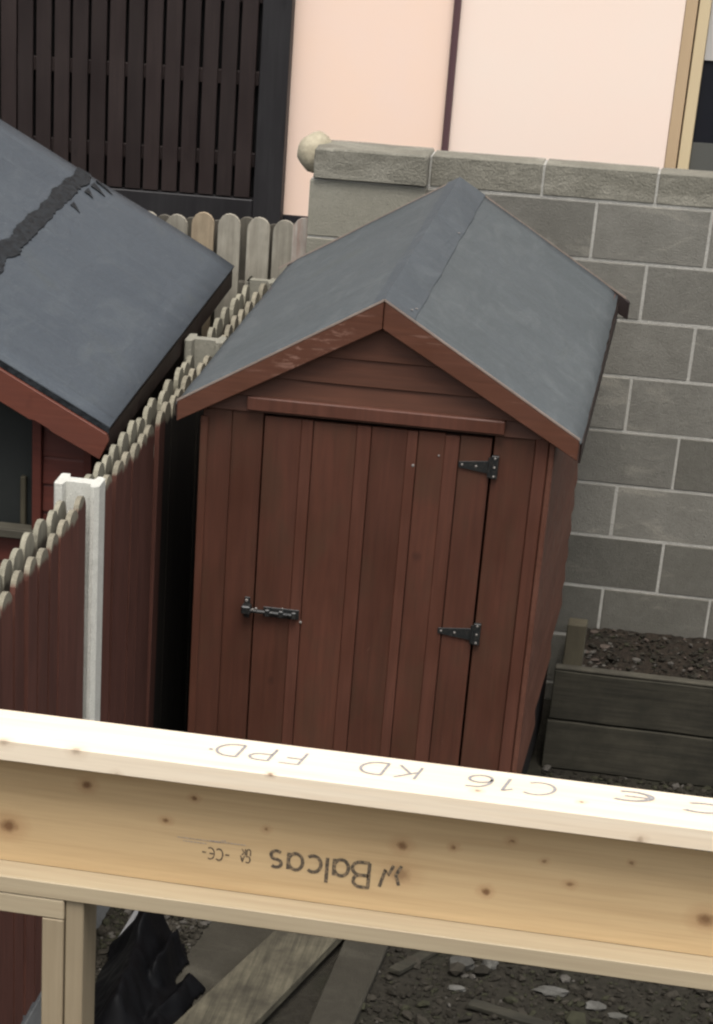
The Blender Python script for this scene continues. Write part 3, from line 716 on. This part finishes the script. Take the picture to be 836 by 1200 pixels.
# ================================================================= YARD: slabs, plank, gravel, stones, sheet
def slab(P, z0, z1, name, mat):
    b = bmesh.new(); prism(b, [(p[0], p[1], z0) for p in P], (0, 0, z1-z0), .004)
    bmesh.ops.triangulate(b, faces=[f for f in b.faces if len(f.verts) > 4])
    return mesh_obj(name, b, mat)
tag(slab([(-.47, -1.6), (-.20, -1.6), (-.055, -.25), (-.42, .03), (-.56, -.2)], .002, .032, 'paving_slab', 'slab'), kind='structure')
tag(slab([(.062, -1.6), (.20, -1.6), (.265, -.1), (.10, -.1)], .002, .035, 'paving_slab', 'slab'), kind='structure')
pk = slab([(-.46, -1.6), (-.21, -1.62), (.135, -.20), (-.075, -.15)], .037, .075, 'old_plank', 'old_plank')
tag(pk, 'dirty weathered plank lying across the concrete slabs in front of shed', 'plank')
inplank = lambda x, y: not (-.50 < x < .21)
scatter('gravel', 5200, (.12, 1.9), (-1.5, .0), lambda x, y: .0, (.003, .0085), ['grit_dark', 'grit_mid', 'grit_pale', 'grit_leaf'], [10, 3, .35, 4], 'dark mossy gravel and rubble covering the ground at lower right', 'gravel', (.4, .9), 3, lambda x, y: not (x < .24))
scatter('grit', 900, (-.60, -.36), (-.85, -.1), lambda x, y: .030+.004, (.004, .010), ['grit_dark', 'grit_mid', 'grit_pale', 'grit_leaf'], [3, 6, 2.5, 1], 'speckled grit patch beside the black plastic sheet', 'grit', (.4, .9), 5, lambda x, y: abs(x+.50-.10*(y+.5)) < .08)
scatter('moss_grit', 700, (-.795, -.66), (-1.5, 0), lambda x, y: .0, (.004, .012), ['grit_dark', 'grit_mid', 'grit_pale', 'grit_leaf'], [4, 5, 1, 4], 'mossy grit strip along the foot of the concrete gravel board', 'grit', (.4, .9), 6)
scatter('bed_gravel', 900, (.62, 2.2), (.9, 1.39), lambda x, y: .0, (.005, .014), ['grit_dark', 'grit_mid', 'grit_pale', 'grit_leaf'], [8, 4, .8, 3], 'dark gravel in front of the raised bed', 'gravel', (.4, .9), 8)
for (x, y, r, sq, lb) in ((.53, -.40, .042, (1.2, .9, .6), 'largest pale stone on the dark gravel, left of its neighbour'),
                          (.625, -.365, .030, (1, 1.1, .6), 'smaller pale stone just right of the largest stone on gravel'),
                          (.535, -.57, .022, (1.5, .7, .5), 'pale flat stone nearer than the two larger stones on gravel'),
                          (.86, -.50, .036, (1.7, .7, .45), 'long pale stone at the right part of the dark gravel'),
                          (1.02, -.56, .030, (1.2, .9, .5), 'pale stone farthest right but one on the dark gravel'),
                          (1.10, -.60, .022, (1.5, .8, .4), 'small pale stone farthest right on the dark gravel')):
    b = bmesh.new(); blob(b, (x, y, r*sq[2]*.7), r, sq, 2, .5, x*10); tag(mesh_obj('stone', b, 'stone'), lb, 'stone', 'pale stones on the gravel')
dr = random.Random(21)
for (x, y, L_, w_, a_, lb) in ((.36, -.42, .26, .045, 62, 'short broken dark lath beside the second concrete slab'),
                               (.74, -.72, .30, .050, -14, 'dark rotten board end half sunk in gravel below the stones')):
    b = bmesh.new(); box(b, -L_/2, L_/2, -w_/2, w_/2, .006, .024, .002)
    bmesh.ops.subdivide_edges(b, edges=[e for e in b.edges if e.calc_length() > .1], cuts=5)
    for v in b.verts: v.co += Vector((.006*noise.noise(v.co*60), .004*noise.noise(v.co*40+Vector((3, 0, 0))), .003*noise.noise(v.co*30)))
    bmesh.ops.rotate(b, verts=b.verts, cent=(0, 0, 0), matrix=Matrix.Rotation(R_(a_), 3, 'Z') @ Matrix.Rotation(R_(2), 3, 'Y')); bmesh.ops.translate(b, verts=b.verts, vec=(x, y, 0))
    tag(mesh_obj('broken_board', b, 'sleeper'), lb, 'board')
scatter('rubble', 420, (.22, 1.9), (-1.4, .0), lambda x, y: .004, (.008, .020), ['grit_dark', 'grit_mid', 'grit_leaf', 'grit_pale'], [6, 6, 3, .7], 'larger brown rubble and clods lying over the gravel at lower right', 'rubble', (.3, .7), 31)
# white strip leaning on the grit
b = bmesh.new(); box(b, -.009, .009, -.22, .22, 0, .02, .002)
bmesh.ops.rotate(b, verts=b.verts, cent=(0, 0, 0), matrix=Matrix.Rotation(R_(-2), 3, 'Z')); bmesh.ops.translate(b, verts=b.verts, vec=(-.690, -.43, .012))
tag(mesh_obj('white_strip', b, 'white'), 'narrow white strip lying beside the black plastic sheet', 'strip')
# crumpled black polythene
b = bmesh.new(); n = 96; V = {}
def ridge(x, y, ax, ay, bx, by, h, w_):
    dx, dy = bx-ax, by-ay; L = dx*dx+dy*dy; t = max(0, min(1, ((x-ax)*dx+(y-ay)*dy)/L)); d = math.hypot(x-ax-dx*t, y-ay-dy*t)/w_
    return h*math.exp(-1.1*d**1.5) if d < 2.2 else 0
def hz(x, y):
    x += .018*noise.noise(Vector((x*7, y*7, 2)))
    return max(ridge(x, y, -.575, -.66, -.53, -1.3, .20, .085)+ridge(x, y, -.575, -.66, -.56, -.85, .05, .05), ridge(x, y, -.465, -.72, -.48, -.98, .15, .035),
               ridge(x, y, -.37, -.90, -.42, -1.2, .085, .04), ridge(x, y, -.50, -.95, -.36, -1.35, .075, .085))-.012
for i in range(n+1):
    for j in range(n+1):
        x = -.78+.56*i/n; y = -1.45+1.15*j/n
        h = hz(x, y); f = noise.noise(Vector((x*14, y*7, 1)))*.016+noise.noise(Vector((x*30, y*16, 4)))*.006
        V[i, j] = (x+.012*noise.noise(Vector((x*20, y*20, 9))), y, h, .034+h+f*min(1, h*14))
vv = {}
for i in range(n):
    for j in range(n):
        ks = ((i, j), (i+1, j), (i+1, j+1), (i, j+1))
        if sum(V[k][2] > .008 for k in ks) < 3 or min(V[k][0] for k in ks) < -.77: continue
        for k in ks:
            if k not in vv: vv[k] = b.verts.new((V[k][0], V[k][1], V[k][3]))
        b.faces.new([vv[k] for k in ks])
r_ = bmesh.ops.extrude_face_region(b, geom=list(b.faces))
bmesh.ops.translate(b, vec=(0, 0, -.003), verts=[v for v in r_['geom'] if isinstance(v, bmesh.types.BMVert)])
tag(mesh_obj('plastic_sheet', b, 'poly', None, True), 'crumpled black plastic sheet heaped on the ground by the fence', 'plastic sheet')

# ================================================================= FOREGROUND TIMBER
YF, YW = -4.858, -4.800
ZT, Z1, Z2, Z3 = 2.759, 2.722, 2.507, 2.476
tb = thing('timber_beam', 'new pine beam of boards with printed grading stamps crossing the foreground', 'beam', (.7, -4.8, 2.476))
pk_top = [(.887, -4.822, .005, .7), (1.052, -4.815, .004, .8), (.232, -4.858, .008, .5), (.108, -4.858, .008, .4), (.30, -4.856, .005, .5), (.556, -4.858, .004, .8), (1.152, -4.857, .006, .5)]
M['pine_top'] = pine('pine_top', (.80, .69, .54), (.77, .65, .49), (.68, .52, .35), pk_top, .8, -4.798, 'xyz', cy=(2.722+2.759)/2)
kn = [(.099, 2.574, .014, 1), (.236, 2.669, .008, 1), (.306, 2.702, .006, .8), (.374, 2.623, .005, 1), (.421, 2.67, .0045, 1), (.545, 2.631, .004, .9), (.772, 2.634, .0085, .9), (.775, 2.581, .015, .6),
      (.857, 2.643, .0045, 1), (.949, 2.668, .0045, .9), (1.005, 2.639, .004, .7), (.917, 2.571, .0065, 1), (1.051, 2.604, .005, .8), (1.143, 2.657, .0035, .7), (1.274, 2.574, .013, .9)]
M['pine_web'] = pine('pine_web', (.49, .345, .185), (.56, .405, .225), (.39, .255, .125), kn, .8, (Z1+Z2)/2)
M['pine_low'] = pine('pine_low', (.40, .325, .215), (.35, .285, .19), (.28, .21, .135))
M['pine_stud'] = pine('pine_stud', (.29, .23, .15), (.25, .20, .13), (.20, .15, .09), axis='z')
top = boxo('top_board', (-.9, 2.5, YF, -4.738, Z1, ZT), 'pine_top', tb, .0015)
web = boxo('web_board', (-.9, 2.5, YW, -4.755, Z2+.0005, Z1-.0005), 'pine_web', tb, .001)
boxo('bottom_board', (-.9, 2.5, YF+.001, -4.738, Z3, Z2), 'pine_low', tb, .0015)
# stroke lettering, lying flat on the boards
def arc(cx, cy, rx, ry, a0, a1, n=12): return [(cx+rx*math.cos(R_(a0+(a1-a0)*i/n)), cy+ry*math.sin(R_(a0+(a1-a0)*i/n))) for i in range(n+1)]
GL = {
 'B': (.62, [[(0, 0), (0, 1), (.3, 1)]+arc(.3, .76, .24, .24, 90, -90)+[(0, .52)], [(.3, .52)]+arc(.32, .26, .28, .26, 90, -90)+[(0, 0)]]),
 'a': (.62, [arc(.27, .33, .26, .33, 0, 360, 20), [(.53, .68), (.53, 0)]]),
 'l': (.14, [[(.05, 0), (.05, 1.02)]]),
 'c': (.56, [arc(.30, .33, .28, .33, 50, 310, 14)]),
 's': (.50, [arc(.24, .50, .19, .16, 40, 250, 9)+arc(.24, .17, .20, .17, 70, -140, 9)]),
 'C': (.72, [arc(.40, .5, .38, .5, 50, 310, 16)]),
 'E': (.70, [arc(.42, .5, .40, .5, 60, 300, 16), [(.04, .5), (.5, .5)]]),
 '1': (.34, [[(0, .8), (.2, 1), (.2, 0)]]),
 '6': (.62, [[(.5, .97)]+arc(.34, .45, .33, .52, 110, 200, 6)+arc(.28, .29, .26, .29, 180, 540, 16)]),
 'K': (.62, [[(0, 0), (0, 1)], [(.5, 1), (.02, .42)], [(.18, .58), (.55, 0)]]),
 'D': (.68, [[(0, 0), (0, 1), (.2, 1)]+arc(.2, .5, .4, .5, 90, -90, 12)+[(0, 0)]]),
 'F': (.56, [[(0, 0), (0, 1), (.5, 1)], [(0, .53), (.4, .53)]]),
 'P': (.60, [[(0, 0), (0, 1), (.26, 1)]+arc(.26, .74, .26, .26, 90, -90, 10)+[(0, .48)]]),
 'U': (.62, [[(0, 1), (0, .3)]+arc(.27, .28, .27, .28, 180, 360, 10)+[(.54, 1)]]),
 'A': (.66, [[(0, 0), (.3, 1), (.6, 0)], [(.12, .38), (.48, .38)]]),
 '-': (.5, [[(0, .45), (.38, .45)]]),
 'r': (.34, [[(0, 0), (0, .66)], [(0, .4)]+arc(.22, .42, .2, .22, 170, 80, 5)]),
 'n': (.5, [[(0, 0), (0, .66)], [(0, .4)]+arc(.2, .42, .2, .24, 170, 0, 6)+[(.4, 0)]]),
 'i': (.2, [[(.05, 0), (.05, .66)]]), ' ': (.5, []),
}
KS = [0]
def ribbon(bm, pts, w_, F0_):
    e_ = .00012*(KS[0] % 4)
    def F(p, q):
        v = Vector(F0_(p, q)); return v+(Vector((0, 0, e_)) if abs(v.z-TOPZ) < 1e-6 else Vector((0, -e_, 0)))
    n = len(pts); L = []; R2 = []
    for i, p in enumerate(pts):
        a_ = pts[max(i-1, 0)]; c_ = pts[min(i+1, n-1)]
        dx, dy = c_[0]-a_[0], c_[1]-a_[1]; d = math.hypot(dx, dy) or 1
        nx_, ny_ = -dy/d*w_/2, dx/d*w_/2
        # round off sharp corners by keeping the width constant
        L.append(bm.verts.new(F(p[0]+nx_, p[1]+ny_))); R2.append(bm.verts.new(F(p[0]-nx_, p[1]-ny_)))
    for i in range(n-1): bm.faces.new((L[i], L[i+1], R2[i+1], R2[i]))
def dens(pts):
    out = [pts[0]]
    for a_, b_ in zip(pts[:-1], pts[1:]):
        d = math.hypot(b_[0]-a_[0], b_[1]-a_[1])
        if d < .02: continue
        if d > .12: out += [(a_[0]+(b_[0]-a_[0])*t, a_[1]+(b_[1]-a_[1])*t) for t in (.04/d, 1-.04/d)]
        out.append(b_)
    return out
def word(txt, name, mat, par, F0, size, stroke, gap=.14, wd=1., skew=0.):
    """F0(u, v): u metres along the writing, v metres up the letters"""
    b = bmesh.new(); u = 0
    for ch in txt:
        adv, st = GL[ch]
        for s_ in st:
            KS[0] += 1
            ribbon(b, dens(s_), stroke, lambda p, q, u=u: F0((u+p+skew*q)*size*wd, q*size))
        u += adv+gap
    ob = mesh_obj(name, b, mat, par)
    return ob
WEBY = YW-.0007; TOPZ = ZT+.0007
onweb = lambda x0, z0: (lambda u, v: (x0-u, WEBY, z0-v))
ontop = lambda x0, y0: (lambda u, v: (x0-u, TOPZ, y0-v))
ontop = lambda x0, y0: (lambda u, v: (x0-u, y0-v, TOPZ))
word('Balcas', 'lettering', 'ink', web, onweb(.722, 2.5945), .0455, .13, .11, 1.03)
b = bmesh.new()                                   # the two-leaf mark in front of the word
for q in ([(0, .0), (.008, .018), (.002, .036)], [(.013, .001), (.021, .020), (.026, .010), (.034, .043)]):
    ribbon(b, [(p[0], p[1]) for p in q], .0058, lambda u, v: (.775-u, WEBY, 2.597-v))
mesh_obj('logo_mark', b, 'ink', web)
word('-CE-', 'lettering', 'ink', web, onweb(.485, 2.584), .021, .12, .10, .85)
word('UK', 'lettering', 'ink', web, onweb(.521, 2.590), .0115, .17, .15); word('CA', 'lettering', 'ink', web, onweb(.521, 2.577), .0115, .17, .15)
b = bmesh.new()
for (x0, x1, z0) in ((.405, .445, 2.5905), (.45, .512, 2.597), (.395, .470, 2.596), (.47, .478, 2.600)):
    x = x0
    while x < x1:
        q = random.uniform(.002, .005)
        ribbon(b, [(x, z0), (min(x+q, x1), z0)], .0012, lambda u, v: (u, WEBY, v)); x += q+.0012
mesh_obj('small_print', b, 'ink_pale', web)
word('nirin - rni', 'small_print', 'ink_pale', web, onweb(1.262, 2.7015), .010, .16, .12, 1.1)
word('FPD', 'lettering', 'ink_pale', top, ontop(.600, -4.7635), .047, .075, .22, 1.38, .12)
word('KD', 'lettering', 'ink_pale', top, ontop(.790, -4.7635), .047, .075, .22, 1.38, .12)
word('C16', 'lettering', 'ink_pale', top, ontop(1.012, -4.7635), .047, .075, .20, 1.5, .12)
word('E', 'lettering', 'ink_pale', top, ontop(1.165, -4.755), .034, .12, .22, 2.6, .1)
word('C', 'lettering', 'ink_pale', top, ontop(1.285, -4.765), .034, .12, .22, 2.9, .1)
b = bmesh.new(); ribbon(b, [(.440, -4.793), (.447, -4.793)], .005, lambda u, v: (u, v, TOPZ)); mesh_obj('lettering', b, 'ink_pale', top)

sf = thing('stud_frame', 'pine stud frame standing under the beam at lower left', 'frame', (.15, -4.8, 0))
boxo('head_rail', (-.9, .2135, -4.856, -4.756, 2.438, 2.4745), 'pine_low', sf, .002)
boxo('stud', (.175, .2130, -4.856, -4.756, .0, 2.437), 'pine_stud', sf, .002)
boxo('stud', (.215, .247, -4.850, -4.756, .0, 2.4745), 'pine_stud', sf, .002)
boxo('stud', (-.9, -.862, -4.856, -4.756, .0, 2.437), 'pine_stud', sf, .002)
sf2 = boxo('support_post', (2.40, 2.49, -4.845, -4.75, 0, 2.4745), 'pine_stud', None, .002)
tag(sf2, 'pine post holding up the far right end of the beam, beyond the picture edge', 'post')
